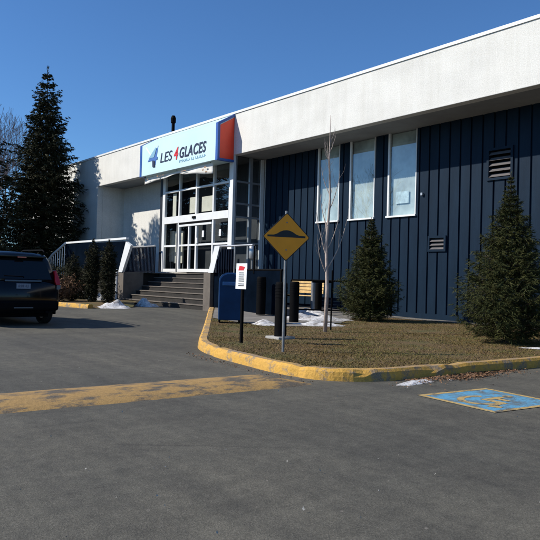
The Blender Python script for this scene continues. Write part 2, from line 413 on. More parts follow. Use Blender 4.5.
# accessible parking marking (painted on the pavement)
A = Vector((-4.53, 5.72)); Bv = Vector((-4.41, 6.85)); D = Vector((-3.50, 5.59)); ex = (Bv-A); ey = (D-A)
P = lambda u, v, z: (A.x+ex.x*u+ey.x*v, A.y+ex.y*u+ey.y*v, z)
PS = lambda u, v, z: P(v*.0+1-v, .08+u*.92, z)
mk = MB(); mk.quad(P(0, 0, 0), P(0, 1, 0), P(1, 1, 0), P(1, 0, 0))
park = mk.build('blue_parking_marking', M['bay_blue']); struct(park)
yb = MB()
for (u0, v0, u1, v1) in ((-.0, -.0, 1, .06), (0, .94, 1, 1), (0, .063, .06, .937), (.94, .063, 1, .937)):
    yb.quad(P(u0, v0, .0018), P(u0, v1, .0018), P(u1, v1, .0018), P(u1, v0, .0018))
def stroke(mb, pts, w, z, P):
    L_, R_ = [], []
    for i in range(len(pts)):
        a = Vector(pts[max(i-1, 0)]); b = Vector(pts[i]); c = Vector(pts[min(i+1, len(pts)-1)])
        d1 = (b-a).normalized() if i else (c-b).normalized(); d2 = (c-b).normalized() if i < len(pts)-1 else d1
        n_ = Vector((-(d1+d2).y, (d1+d2).x)).normalized(); k = w/2/max(.5, n_.dot(Vector((-d1.y, d1.x))))
        L_.append(b+n_*k); R_.append(b-n_*k)
    for i in range(len(pts)-1): mb.quad(*[P(p.x, p.y, z) for p in (R_[i], R_[i+1], L_[i+1], L_[i])])
# wheelchair symbol: u to the right of the symbol, v towards its foot
th0 = [math.radians(a) for a in range(-20, 235, 15)]
arc = [(.47+.23*math.cos(t), .6+.23*math.sin(t)) for t in th0]
stroke(yb, arc, .075, .002, PS)
stroke(yb, [(.44, .3), (.46, .56), (.66, .56), (.76, .78), (.85, .74)], .08, .0028, PS)
stroke(yb, [(.46, .42), (.64, .42)], .06, .0036, PS)
hd = [(.43+.06*math.cos(t*math.pi/6), .21+.06*math.sin(t*math.pi/6)) for t in range(12)]
yb.quad(*[PS(u, v, .002) for u, v in hd])
ym = yb.build('accessible_parking_symbol', M['bay_yellow']); struct(ym)

# dead leaves and grit along the kerb
lf = MB(); r = random.Random(11)
def strew(n, fx, s0, s1, mb, zoff=.0):
    for _ in range(n):
        x, y = fx(); a = r.uniform(0, 6.28); s = r.uniform(s0, s1); z = (g(x, y)+zoff)+r.uniform(.004, .012)
        c_, s_ = math.cos(a)*s, math.sin(a)*s
        mb.quad((x-c_, y-s_, z+r.uniform(0, .01)), (x+s_*.5, y-c_*.5, z+r.uniform(0, .02)), (x+c_, y+s_, z+r.uniform(0, .01)), (x-s_*.6, y+c_*.6, z))
strew(900, lambda: (-5.3+abs(r.gauss(0, .16))+.03, r.uniform(6.4, 8.7)), .008, .022, lf)
strew(500, lambda: (-5.12+abs(r.gauss(0, .1)), r.gauss(7.5, .3)), .01, .024, lf)
strew(260, lambda: (-5.3+abs(r.gauss(0, .3)), r.uniform(5.9, 13)), .006, .016, lf)
strew(160, lambda: (lambda t: (t, 5.3-.12*abs(r.gauss(0, 1))+(.0 if t > -7 else (-7-t)*.14)))(r.uniform(-9, -5.7)), .006, .015, lf)
tag(lf.build('leaf_litter', M['dry_leaf']), 'brown dead leaves and grit swept against the kerb', 'leaf litter', kind='stuff')
gr = MB()
strew(150, lambda: (r.uniform(-9, 0), r.uniform(1.0, 7.0)), .003, .008, gr)
o = tag(gr.build('loose_gravel', M['concrete_w']), 'scattered pale pebbles and grit on the dark asphalt', 'gravel', kind='stuff')

# snow remnants
def snow_patch(x, y, rx, ry, h, seed, label, rot=0, base=None):
    rr = random.Random(seed); mb = MB(); nr, na = 9, 40; z0 = (g(x, y)+(KH if base is None else base))-.012
    mb.v.append((0, 0, h*(.7+.9*noise.noise(Vector((0, 0, seed*3))))))
    for i in range(1, nr+1):
        t = i/nr
        for k in range(na):
            a = 2*math.pi*k/na
            w = 1+.42*noise.noise(Vector((math.cos(a)*1.6, math.sin(a)*1.6, seed)))+.2*noise.noise(Vector((math.cos(a)*5, math.sin(a)*5, seed+4)))
            u, v = math.cos(a)*rx*t*w, math.sin(a)*ry*t*w
            hh = h*(1-t**2.4)**1.3*(.7+.9*noise.noise(Vector((u*3.1, v*3.1, seed*3))))+.1*h*noise.noise(Vector((u*14, v*14, seed)))
            mb.v.append((u, v, hh if i < nr else 0))
    for k in range(na): mb.f.append((0, 1+k, 1+(k+1) % na))
    for i in range(nr-1):
        for k in range(na):
            a = 1+i*na+k; b = 1+i*na+(k+1) % na; mb.f.append((a, a+na, b+na, b))
    o = mb.build('snow_patch', M['snow'], smooth=True, loc=(x, y, z0)); o.rotation_euler.z = rot
    return tag(o, label, 'snow')

# ---------------------------------------------------------------- the arena building
WY, FY = 16.8, 15.2            # siding plane, fascia / vestibule plane
ZS, ZT = 6.28, 7.95            # soffit and fascia top
ar = thing('arena_building', 'long low arena with white stucco fascia and navy ribbed siding', 'building', (-20, WY, 0))
def A_(mb, name, m, **k):
    o = mb.build(name, m, ar, **k); o.matrix_parent_inverse = Matrix.Translation((20, -WY, 0)); return o
XR = 6.0
A_(MB().box(-34.75, XR, FY, FY+.3, ZS, ZT), 'fascia', M['stucco'], bevel=.015)
fb = MB().box(-47, -34.75, FY, FY+.3, 0, ZT).box(-47, -34.75, FY+.31, 45, 0, ZT-.02); A_(fb, 'end_block', M['stucco'])
A_(MB().box(-34.75, XR, FY+.3, WY+.3, ZS+.02, ZS+.12), 'soffit', M['soffit'])
cp = MB().box(-47.03, XR+.03, FY-.035, FY+.34, ZT, ZT+.09); A_(cp, 'roof_coping', M['white_metal'])
A_(MB().box(-47, XR, FY+.34, 45, ZT-.1, ZT+.02), 'roof', M['roof'])
A_(MB().box(-34.75, -21.5, WY+.02, WY+.3, 0, ZS+.02), 'recessed_wall', M['stucco'])
A_(MB().box(XR-.3, XR, WY+.2, 45, 0, ZT-.11), 'side_wall', M['stucco'])
# windows and siding
WIN = [(-18.22, -17.06, 'w'), (-16.52, -15.33, 'w'), (-14.72, -13.52, 'w')]; ZSILL = 3.5
VENT = [(-10.92, -10.08, 4.30, 5.24), (-12.98, -12.30, 2.26, 2.76)]
def siding_mesh():
    mb = MB(); breaks = []; x = -21.45; k = 0
    while x < XR:
        breaks.append((x, 0)); breaks.append((x+.30+.03*((k*7) % 3), .0)); x += .385; k += 1
    prof = []   # (x, depth)
    x = -21.45; k = 0
    while x < XR:
        w = (.385, .375, .395)[k % 3]
        prof += [(x, 0), (x+w-.062, 0), (x+w-.054, .05), (x+w-.01, .05)]; x += w; k += 1
    prof = [p for p in prof if p[0] < XR]
    cuts = sorted({c for wn in WIN for c in wn[:2]} | {c for v in VENT for c in v[:2]})
    def dep(xx):
        for i in range(len(prof)-1):
            if prof[i][0] <= xx <= prof[i+1][0]:
                a, b = prof[i], prof[i+1]; return a[1]+(b[1]-a[1])*(xx-a[0])/max(1e-6, b[0]-a[0])
        return 0
    pts = sorted(prof+[(c, dep(c)) for c in cuts])
    for i in range(len(pts)-1):
        (xa, da), (xb, db) = pts[i], pts[i+1]
        if xb-xa < 1e-5: continue
        xm = (xa+xb)/2; iv = [(.05, ZS+.02)]
        for wn in WIN:
            if wn[0] < xm < wn[1]: iv = [(.05, ZSILL)]
        for v in VENT:
            if v[0] < xm < v[1]: iv = [(.05, v[2]), (v[3], ZS+.02)]
        for z0, z1 in iv: mb.quad((xa, WY+da, z0), (xb, WY+db, z0), (xb, WY+db, z1), (xa, WY+da, z1))
    return mb
A_(siding_mesh(), 'siding', M['navy'])
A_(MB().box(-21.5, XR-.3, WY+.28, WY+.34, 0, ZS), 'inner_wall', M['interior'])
A_(MB().box(-21.5, XR, WY-.03, WY-.003, .1, .3), 'base_flashing', M['navy'])
for i, (x0, x1, _) in enumerate(WIN):
    fr = MB(); t = .07
    fr.box(x0, x0+t, WY-.03, WY+.05, ZSILL, ZS+.018).box(x1-t*.5, x1, WY-.01, WY+.05, ZSILL, ZS+.018)
    f = A_(fr, 'window', M['white_metal'])
    def sub(mb, name, m):
        o = mb.build(name, m, f); return o
    sub(MB().box(x0-.03, x1+.03, WY-.07, WY+.2, ZSILL-.06, ZSILL-.003), 'sill', M['white_metal'])
    sub(MB().quad((x0+t, WY+.02, ZSILL), (x1-t*.5, WY+.02, ZSILL), (x1-t*.5, WY+.02, ZS+.018), (x0+t, WY+.02, ZS+.018)), 'pane', M['glass_w'])
    cu = MB()
    zc = ZSILL
    nb = 14
    for k in range(nb):
        a0 = x0+t+(x1-x0-1.6*t)*k/nb; a1 = x0+t+(x1-x0-1.6*t)*(k+1)/nb
        cu.quad((a0, WY+.1, ZSILL), (a1, WY+.125, ZSILL), (a1, WY+.125, ZS), (a0, WY+.1, ZS))
    sub(cu, 'blind', M['curtain'])
    if i == 2: sub(MB().box(x0+.3, x0+.85, WY+.06, WY+.075, ZSILL+.4, ZSILL+.8), 'notice', M['curtain_lit_blob'])  # pale panel added for the bright lit blob low in this window
for (x0, x1, z0, z1) in VENT:
    fr = MB(); t = .07
    fr.box(x0, x1, WY-.05, WY+.1, z0, z0+t).box(x0, x1, WY-.05, WY+.1, z1-t, z1).box(x0, x0+t, WY-.05, WY+.1, z0+t, z1-t).box(x1-t, x1, WY-.05, WY+.1, z0+t, z1-t)
    f = A_(fr, 'wall_vent', M['navy'])
    n = max(3, int((z1-z0-2*t)/.155)); sl = MB()
    for k in range(n):
        z = z0+t+(z1-z0-2*t)*(k+.5)/n
        sl.quad((x0+t, WY-.045, z-.055), (x1-t, WY-.045, z-.055), (x1-t, WY+.07, z+.05), (x0+t, WY+.07, z+.05))
    sl.build('louvre', M['vent'], f)
    MB().box(x0+t, x1-t, WY+.09, WY+.1, z0+t, z1-t).build('backing', M['black'], f)
A_(MB().box(-13.28, -13.21, WY-.08, WY-.004, 4.08, 4.16), 'wall_lamp', M['alu'])
# vestibule
VX0, VX1, VF = -27.2, -21.55, 1.5
bays_low = [VX0, -25.75, -24.28, -22.97, VX1]
bays_up = [VX0, -25.77, -24.33, -22.98, VX1]
fr = MB(); y0, y1 = FY, FY+.12
fr.box(VX0-.09, VX0+.13, y0, y1, VF, ZS).box(VX1-.28, VX1+.0, y0, y1, VF, ZS)
fr.box(VX0+.13, VX1-.28, y0-.01, y1, 3.74, 4.06)
fr.box(VX0+.13, VX1-.28, y0, y1, VF, VF+.14)
for x in bays_low[1:-1]: fr.box(x-.055, x+.055, y0+.003, y1-.003, VF+.14, 3.74)
fr.box(-24.93, -24.84, y0+.003, y1-.003, VF+.14, 3.6)
for x in bays_up[1:-1]: fr.box(x-.05, x+.05, y0+.003, y1-.003, 4.06, ZS)
fr.box(VX0+.13, VX1-.28, y0+.006, y1-.006, 5.18, 5.26)
fr.box(VX0+.13, VX1-.28, y0+.008, y1-.006, 2.66, 2.74)
fr.box(-25.69, -23.03, y0-.02, y1-.008, 3.55, 3.64)
vf = A_(fr, 'entrance_frame', M['white_metal'])
MB().box(-25.69, -23.03, y0-.03, y0+.04, 3.645, 3.735).build('door_track', M['black'], vf)
MB().box(-24.55, -24.3, y0-.06, y0-.012, 3.86, 3.96).build('door_sensor', M['black'], vf)
MB().box(-25.9, -25.81, y0-.02, y0+.02, VF+.02, 3.72).build('door_post', M['galv'], vf)
def panes(zs, xs, tag_):
    for k in range(len(xs)-1):
        for z0, z1 in zs:
            A_(MB().quad((xs[k]+.04, FY+.05, z0), (xs[k+1]-.04, FY+.05, z0), (xs[k+1]-.04, FY+.05, z1), (xs[k]+.04, FY+.05, z1)), tag_, M['glass'])
panes([(4.07, 5.17), (5.27, ZS-.01)], bays_up, 'transom_pane')
panes([(VF+.15, 2.65), (2.75, 3.54)], bays_low, 'door_pane')
for x in (-23.75, -22.45):
    MB().box(x-.07, x+.07, FY+.03, FY+.045, 3.02, 3.3).build('door_notice', M['white_mark'], vf)
MB().box(-24.2, -24.08, FY-.05, FY-.002, 2.76, 3.0).build('door_handle', M['white_metal'], vf)
# glazed side of the vestibule
sf = MB()
for yy in (FY+.14, FY+.85, WY-.16): sf.box(VX1-.1, VX1, yy, yy+(.14 if yy > 16 else .05), VF, ZS-.003)
for zz in (VF, 2.7, 3.75, 4.3, 5.2): sf.box(VX1-.09, VX1-.01, FY+.2, WY-.16, zz, zz+.07)
sfo = A_(sf, 'side_glazing_frame', M['alu'])
MB().box(VX1-.02, VX1+.03, WY-.2, WY-.04, VF, ZS-.01).build('corner_post', M['white_metal'], sfo)
A_(MB().quad((VX1-.05, FY+.2, VF+.07), (VX1-.05, WY-.16, VF+.07), (VX1-.05, WY-.16, ZS), (VX1-.05, FY+.2, ZS)), 'side_pane', M['glass'])
A_(MB().box(VX0-.42, VX0-.1, FY+.05, WY, VF, ZS-.002), 'vestibule_wall', M['dark_frame'])
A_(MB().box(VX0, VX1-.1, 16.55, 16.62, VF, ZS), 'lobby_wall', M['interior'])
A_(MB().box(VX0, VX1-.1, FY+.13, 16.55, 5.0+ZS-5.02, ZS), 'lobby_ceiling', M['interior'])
A_(MB().box(-26.6, -26.3, FY+.16, FY+.19, 4.1, 5.15), 'reflection_panel', M['cream'])  # cream panels added behind the glass for its bright reflections
A_(MB().box(-25.1, -24.45, FY+.16, FY+.19, 4.15, 4.85), 'reflection_panel', M['cream'])
A_(MB().box(-24.1, -23.15, FY+.16, FY+.19, 4.15, 4.8), 'reflection_panel', M['cream'])
# chimney on roof
cm = MB().tube([(-31.4, 18, ZT), (-31.4, 18, 10.0)], .09, 12).tube([(-31.4, 18, 9.75), (-31.4, 18, 9.8), (-31.4, 18, 10.02), (-31.4, 18, 10.18)], [.09, .14, .15, .09], 12)
A_(cm, 'flue_pipe', M['plastic'], smooth=False)

# landing, steps, cheek walls
LZ, SY = 1.42, 12.1
en = thing('entrance_stairs', 'concrete entrance stairs with block side walls below the glass doors', 'stairs', (-21.5, SY, .14))
def E_(mb, name, m, **k):
    o = mb.build(name, m, en, **k); o.matrix_parent_inverse = Matrix.Translation((21.5, -SY, -.14)); return o
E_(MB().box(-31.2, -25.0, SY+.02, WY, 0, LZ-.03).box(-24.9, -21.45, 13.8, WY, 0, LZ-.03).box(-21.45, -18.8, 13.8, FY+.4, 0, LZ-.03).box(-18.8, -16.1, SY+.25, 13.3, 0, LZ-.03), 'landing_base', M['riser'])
E_(MB().box(-31.22, -25.3, SY+.0, WY-.004, LZ-.028, LZ).box(-24.8, -21.45, 13.76, WY-.004, LZ-.028, LZ).box(-21.45, -18.78, 13.76, FY+.42, LZ-.028, LZ-.003).box(-18.3, -16.08, SY+.2, 13.32, LZ-.028, LZ).box(-25.3, -24.8, 13.0, WY-.004, LZ-.028, LZ-.002), 'landing', M['tread'], bevel=.006)
n = 7; rise = (LZ-.13)/n; run = 1.66/(n-1)
rs, tr = MB(), MB()
for k in range(n-1):
    z1 = .13+rise*(k+1); yk = SY+run*k
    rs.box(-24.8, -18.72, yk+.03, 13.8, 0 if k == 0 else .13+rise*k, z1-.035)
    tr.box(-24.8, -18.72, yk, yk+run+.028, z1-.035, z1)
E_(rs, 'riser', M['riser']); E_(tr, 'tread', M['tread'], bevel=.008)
E_(MB().box(-25.3, -24.8, SY-.02, 13.0, 0, LZ+.003), 'cheek_wall', M['tread'], bevel=.012)
E_(MB().box(-18.72, -18.3, SY-.02, 13.4, 0, LZ+.003), 'cheek_wall', M['tread'], bevel=.012)
E_(MB().tube([(-25.4, SY-.03, .15), (-25.4, SY-.03, LZ+.1)], .05, 10), 'white_upright', M['white_metal'])  # upright white tube left of the cheek wall

# guard panels / railings
gp = thing('guard_panel', 'dark navy guard panel with white cap left of the stairs', 'railing', (-27.8, SY, LZ))
def rel(o, e): o.matrix_parent_inverse = Matrix.Translation(-Vector(e.location)); return o
rel(MB().prism([(-31.2, LZ+.02), (-25.25, LZ+.02), (-24.62, 2.68), (-31.2, 2.75)], lambda a, b: (a, SY-.02, b), lambda a, b: (a, SY+.04, b)).build('panel', M['navy_panel'], gp), gp)
rel(MB().box(-31.25, -24.58, SY-.06, SY+.08, 2.755, 2.84).build('cap_rail', M['white_metal'], gp), gp)
rel(MB().prism([(-25.24, LZ-.02), (-24.87, LZ-.02), (-24.15, 2.5), (-24.6, 2.66)], lambda a, b: (a, SY-.055, b), lambda a, b: (a, SY+.06, b)).build('end_trim', M['white_metal'], gp), gp)
ls = thing('sloping_handrail', 'white sloping handrail with balusters descending left of the navy guard panel', 'railing', (-32.5, SY, .14))
rel(MB().tube([(-31.3, SY, 2.78), (-33.0, SY, 2.25), (-34.1, SY, 1.75)], .06, 8).build('handrail', M['white_metal'], ls), ls)
for k in range(9):
    x = -31.4-k*.3; zt = 2.75-.31*(k*.3)-.1
    rel(MB().tube([(x, SY, g(x, SY)), (x, SY, zt)], .022, 6).build('baluster', M['white_metal'], ls), ls)
rg = thing('landing_railing', 'dark landing railing with close balusters between guard panel and doors', 'railing', (-29, 14.9, LZ))
rel(MB().tube([(-30.9, 14.9, 2.7), (-27.35, 14.9, 2.7)], .04, 8).build('top_rail', M['alu'], rg), rg)
rel(MB().tube([(-30.9, 14.9, 1.5), (-27.35, 14.9, 1.5)], .025, 8).build('bottom_rail', M['baluster'], rg), rg)
for k in range(26):
    x = -30.9+k*3.55/25
    rel(MB().box(x-.025, x+.025, 14.88, 14.92, LZ, 2.68).build('baluster', M['baluster'], rg), rg)
rp = thing('stair_guard', 'short navy balustrade with white sloping end beside the glass doors', 'railing', (-17.5, SY+.3, LZ))
Y2 = SY
rel(MB().prism([(-18.2, LZ+.12), (-17.0, LZ+.12), (-16.95, 2.2), (-17.72, 2.2)], lambda a, b: (a, Y2+.02, b), lambda a, b: (a, Y2+.05, b)).build('panel', M['navy_panel'], rp), rp)
for k in range(9):
    x = -18.1+k*.14
    rel(MB().box(x-.02, x+.02, Y2-.01, Y2+.018, LZ, 2.2).build('baluster', M['baluster'], rp), rp)
rel(MB().prism([(-18.42, LZ), (-18.12, LZ), (-17.78, 2.3), (-18.08, 2.3)], lambda a, b: (a, Y2-.03, b), lambda a, b: (a, Y2+.06, b)).build('end_trim', M['white_metal'], rp), rp)
rel(MB().tube([(-18.1, Y2, 2.3), (-16.0, Y2, 2.3)], .03, 8).build('top_rail', M['alu'], rp), rp)
rel(MB().tube([(-16.95, Y2, LZ), (-16.95, Y2, 2.29)], .03, 8).build('post', M['galv'], rp), rp)
rel(MB().tube([(-16.05, Y2+.1, LZ), (-16.05, Y2+.1, 2.29)], .03, 8).build('post', M['black'], rp), rp)
rm = thing('side_guard_wall', 'black guard wall of the ramp right of the entrance stairs', 'guard wall', (-17, SY+.2, .14))
rel(MB().box(-18.28, -14.75, SY+.1, SY+.17, .2, 1.5).build('panel', M['navy_panel'], rm), rm)
rel(MB().tube([(-18.2, SY+.13, 1.53), (-14.7, SY+.13, 1.53)], .035, 8).build('rail', M['black'], rm), rm)
rel(MB().tube([(-14.75, SY+.13, .2), (-14.75, SY+.13, 1.53)], .04, 8).build('post', M['black'], rm), rm)
ub = thing('intercom_post', 'small rounded grey fixture on a thin post right of the doors', 'fixture', (-16.35, SY+.25, LZ))
MB().tube([(0, 0, 0), (0, 0, .5)], .025, 8).build('post', M['galv'], ub)
MB().tube([(0, 0, .45), (0, 0, .5), (0, 0, .85), (0, 0, .92)], [.08, .11, .11, .06], 12).build('housing', M['alu'], ub, smooth=True)

# notice board inside the doors
nb = thing('notice_board', 'cream free standing notice board behind the left door glass', 'notice board', (-26.6, FY+.45, VF))
for (x0, x1, z0, z1) in ((-.75, -.32, .5, 1.95), (-.27, .48, .42, 1.92)): MB().box(x0, x1, 0, .05, z0, z1).build('board', M['cream'], nb)
for x in (-.7, .43): MB().box(x-.03, x+.03, .06, .1, 0, 1.9).build('leg', M['alu'], nb)

# ---------------------------------------------------------------- fascia sign
SYF = 14.4; SX0, SX1 = -28.1, -21.55; SZ0, SZ1, SZ2 = 6.0, 7.46, 7.93
sg = thing('fascia_sign', 'pale blue boxed sign reading LES 4 GLACES above the entrance', 'sign', ((SX0+SX1)/2, SYF, SZ0))
def G_(mb, name, m, **k): return rel(mb.build(name, m, sg, **k), sg)
sec = [(SYF, SZ0), (FY-.003, SZ0), (FY-.003, SZ2), (SYF, SZ1)]
G_(MB().prism(sec, lambda a, b: (SX0+.01, a, b), lambda a, b: (SX1-.02, a, b)), 'cabinet', M['sign_face'])
G_(MB().prism([(SYF+.08, SZ0+.07), (FY-.01, SZ0+.07), (FY-.01, SZ2-.12), (SYF+.08, SZ1-.08)], lambda a, b: (SX1-.02, a, b), lambda a, b: (SX1-.005, a, b)), 'end_panel', M['sign_red'])
def trim(x0, x1):
    t = .012; w = .0
    o = [(SYF-t, SZ0-.02), (FY-.004, SZ0-.02), (FY-.004, SZ0+.07), (SYF+.09, SZ0+.07), (SYF+.09, SZ1-.04), (FY-.004, SZ2-.09), (FY-.004, SZ2+.02), (SYF-t, SZ1+.02)]
    return MB().prism(o, lambda a, b: (x0, a, b), lambda a, b: (x1, a, b))
G_(trim(SX0-.06, SX0+.13), 'edge_trim', M['sign_blue']); G_(trim(SX1-.14, SX1+.02), 'edge_trim', M['sign_blue'])
def text_obj(txt, x0, z0, height, width, m, parent, bold=0, shear=0, y=SYF-.012, name='letters', ext=.006, tf=None):
    cu = bpy.data.curves.new(name, 'FONT'); cu.body = txt; cu.extrude = ext; cu.offset = bold; cu.shear = shear; cu.size = 1; cu.space_character = 1.12 if len(txt) > 3 else 1
    o = bpy.data.objects.new(name, cu); COL.objects.link(o)
    bpy.context.view_layer.update(); dg = bpy.context.evaluated_depsgraph_get()
    me = bpy.data.meshes.new_from_object(o.evaluated_get(dg)); bpy.data.objects.remove(o)
    xs = [v.co.x for v in me.vertices]; ys = [v.co.y for v in me.vertices]
    ax, bx, ay, by = min(xs), max(xs), min(ys), max(ys)
    for v in me.vertices:
        u = (v.co.x-ax)/(bx-ax)*width; w = (v.co.y-ay)/(by-ay)*height
        v.co = tf(u, w, v.co.z) if tf else Vector((x0+u, y-v.co.z, z0+w))
    me.materials.clear(); me.materials.append(m)
    o = bpy.data.objects.new(name, me); COL.objects.link(o); o.parent = parent
    return rel(o, parent)
text_obj('LES', -26.17, 6.42, .44, 1.06, M['ink'], sg, .0, .18)
text_obj('4', -24.96, 6.40, .54, .36, M['ink_red'], sg, .018, .2)
text_obj('GLACES', -24.48, 6.41, .46, 2.1, M['ink'], sg, .02, .2)
# small pale line of lettering, too small to read: broken strokes
rr = random.Random(5); x = -24.5
while x < -22.45:
    w = rr.uniform(.06, .11); sm = MB().box(x, x+w*.3, SYF-.012, SYF-.002, 6.22, 6.33); zb = 6.22+rr.choice((0, .04, .08)); sm.box(x+w*.3, x+w, SYF-.012, SYF-.002, zb, zb+.03); G_(sm, 'small_letter', M['ink_pale'])
    x += w+.035+(.08 if rr.random() < .16 else 0)
# shard emblem in blues
def shard(pts, m, y, name='emblem'):
    return G_(MB().prism(pts, lambda a, b: (a, y, b), lambda a, b: (a, y+.006, b)), name, m)
shard([(-26.93, 6.4), (-26.62, 6.4), (-26.4, 7.25), (-26.72, 6.9)], M['ink_mid'], SYF-.010)
shard([(-27.35, 6.62), (-26.45, 6.62), (-26.42, 6.74), (-27.2, 6.78)], M['ink_mid'], SYF-.018)
shard([(-27.28, 6.75), (-26.75, 6.76), (-26.55, 7.15), (-26.62, 7.2)], M['ink_pale'], SYF-.026)
shard([(-26.86, 6.3), (-26.66, 6.3), (-26.66, 6.58), (-26.9, 6.6)], M['ink'], SYF-.034)
shard([(-27.62, 7.3), (-27.55, 7.34), (-26.98, 6.86), (-27.08, 6.84)], M['white_mark'], SYF-.010)
# banner hanging beneath
bn = thing('hanging_banner', 'sagging white vinyl banner tied under the pale blue sign', 'banner', (-25.1, 14.6, 6))
mb = MB(); nx = 40
for i in range(nx+1):
    t = i/nx; x = -28.05+t*5.9
    zt = 5.99-.05*math.sin(t*math.pi)**2; hgt = (.33-.22*(t/.55) if t < .55 else .11+.37*((t-.55)/.45)**.8)+.015*math.sin(t*23)
    for k in range(5): mb.v.append((x, 14.6+.012*math.sin(t*19+k*.9)+.02*math.sin(t*5+k*.5), zt-hgt*k/4))
for i in range(nx):
    for k in range(4): a = i*5+k; mb.f.append((a, a+1, a+6, a+5))
bo = rel(mb.build('banner_cloth', M['banner'], bn, smooth=True), bn)
so_ = bo.modifiers.new('solid', 'SOLIDIFY'); so_.thickness = .008
for (x, z, w, h) in ((-27.55, 5.84, .1, .06), (-26.6, 5.88, .16, .08), (-26.35, 5.86, .1, .05), (-26.1, 5.88, .25, .03), (-24.3, 5.86, .5, .04), (-22.75, 5.72, .1, .1), (-22.6, 5.82, .14, .07), (-22.5, 5.62, .18, .06)):
    mk = MB().prism([(x-w/2, z-h/3), (x, z-h/2), (x+w/2, z-h/4), (x+w/2.5, z+h/2), (x-w/3, z+h/2.4)], lambda a, b: (a, 14.50, b), lambda a, b: (a, 14.504, b))
    rel(mk.build('printed_mark', M['ink_brown'], bn), bn)
for x in (-27.95, -25.0, -22.3): rel(MB().tube([(x, 14.6, 5.94), (x, 14.55, 6.04)], .012, 6).build('tie', M['black'], bn), bn)

# ---------------------------------------------------------------- trees
def branch_pts(p, az, L, up, droop, n):
    pts = []
    for i in range(n+1):
        t = i/n; rr_ = L*t; z = rr_*up-droop*L*t*(1.35-t)*1.3
        pts.append(p+Vector((math.cos(az)*rr_, math.sin(az)*rr_, z)))
    return pts
def conifer(name, label, cat, loc, H, rad, seed, m, whorls, per, nl, nw, tw=10, nd=7, z0=.06, up=.25, droop=.5, prof=None, trunk=.16, group=None, core=True, lean=(0, 0)):
    r = random.Random(seed); t_ = thing(name, label, cat, loc, 0, group)
    tk = MB(); cr = MB()
    tk.tube([(0, 0, -.05), (lean[0]*.5, lean[1]*.5, H*.5), (lean[0], lean[1], H*.985)], [trunk, trunk*.55, .012], 8)
    prof = prof or (lambda t: (1-t)**.85)
    for w in range(whorls):
        tz = z0+(1-z0)*(w+r.uniform(-.3, .3))/whorls; tz = min(max(tz, z0), .965)
        base = rad*prof(tz)
        nk = 1-.65*max(0, tz-.6)/.4
        k = per if tz < .85 else max(4, int(per*.6)); a0 = r.uniform(0, 6.28)
        shelf = r.uniform(.76, 1.14)
        for b in range(k):
            az = a0+2*math.pi*b/k+r.uniform(-.25, .25); L = base*shelf*r.uniform(.72, 1.14)+.03*H*.5*(1-tz)+nl*.4*nk
            p = Vector((lean[0]*tz, lean[1]*tz, H*tz)); u = up+(.75*max(0, tz-.6))+r.uniform(-.1, .1)
            pts = branch_pts(p, az, L, u, droop*(1-tz*.6), 5)
            tk.tube(pts[:5], [max(.006, trunk*.16*(1-tz)+.006)]*3+[.006, .004], 3, False)
            def at(s):
                f = s*5; i = min(int(f), 4); return pts[i].lerp(pts[i+1], f-i)
            nt_ = max(4, int(tw*L/rad)+3)
            for q in range(nt_):
                s = .12+.88*(q+r.random())/nt_; bp = at(min(s, 1)); side = r.choice((-1, 1)); tl = L*.36*(1.12-s)*r.uniform(.6, 1.2)+nl*.6*nk
                ta = az+side*r.uniform(.5, 1.1); td = Vector((math.cos(ta), math.sin(ta), r.uniform(-.5, .1)))
                for e in range(nd):
                    f = (e+r.random())/nd; c = bp+td*tl*f
                    d = (td+Vector((r.uniform(-.8, .8), r.uniform(-.8, .8), r.uniform(-.75, .55)))).normalized()*nl*nk*r.uniform(.6, 1.25)
                    sd_ = d.cross(Vector((r.uniform(-1, 1), r.uniform(-1, 1), 1))).normalized()*nw
                    bi = len(cr.v); cr.v += [tuple(c-sd_), tuple(c+sd_), tuple(c+d)]; cr.f.append((bi, bi+1, bi+2))
    for e in range(30):   # the leader
        z = H*(1-.07*r.random()); a = r.uniform(0, 6.28); c = Vector((lean[0], lean[1], z)); d = Vector((math.cos(a)*.6, math.sin(a)*.6, .8))*nl
        s_ = d.cross(Vector((0, 0, 1))).normalized()*nw; bi = len(cr.v); cr.v += [tuple(c-s_), tuple(c+s_), tuple(c+d)]; cr.f.append((bi, bi+1, bi+2))
    tk.build('trunk', M['bark'], t_); cr.build('crown', m, t_)
    return t_
BIG = lambda t: (1-t)**.76*(1+.1*math.sin(t*52))
conifer('spruce_tree', 'tall dark conical spruce standing left of the white building end', 'tree', (-37.55, 13.15, .1), 13.1, 3.05, 21, M['needles'], 54, 16, .2, .034, tw=21, nd=9,
        z0=.04, up=.1, droop=.42, prof=BIG, trunk=.2)
conifer('spruce_tree', 'second spruce almost wholly cut off by the left edge behind the tall one', 'tree', (-36.5, 8.0, .05), 12.3, 4.4, 33, M['needles'], 44, 17, .24, .045, tw=15, nd=8,
        z0=.04, up=.1, droop=.42, prof=lambda t: (1-t)**.66*(1+.1*math.sin(t*52)), trunk=.2)
conifer('spruce_tree', 'small bushy spruce under the windows, left of the other small one', 'tree', (-12.95, 14.1, .13), 3.0, .86, 5, M['needles_y'], 32, 16, .085, .007, tw=16, nd=12,
        z0=.03, up=.5, droop=.3, prof=lambda t: (min(1, (1-t)*1.2)**1.0)*(.8+.2*min(1, t*6)), trunk=.05)
conifer('spruce_tree', 'small spruce nearest the camera at the right edge with a bare top leader', 'tree', (-6.95, 11.5, .13), 3.3, 1.0, 8, M['needles_y'], 34, 17, .08, .006, tw=18, nd=13,
        z0=.03, up=.5, droop=.28, prof=lambda t: (min(1, (1-t)*1.2)**1.3)*(.8+.2*min(1, t*6)), trunk=.055)
cprof = lambda t: .55+.45*math.sin(min(1, t*1.4+.15)*math.pi/2) if t < .7 else max(.12, (1-t)/.3)
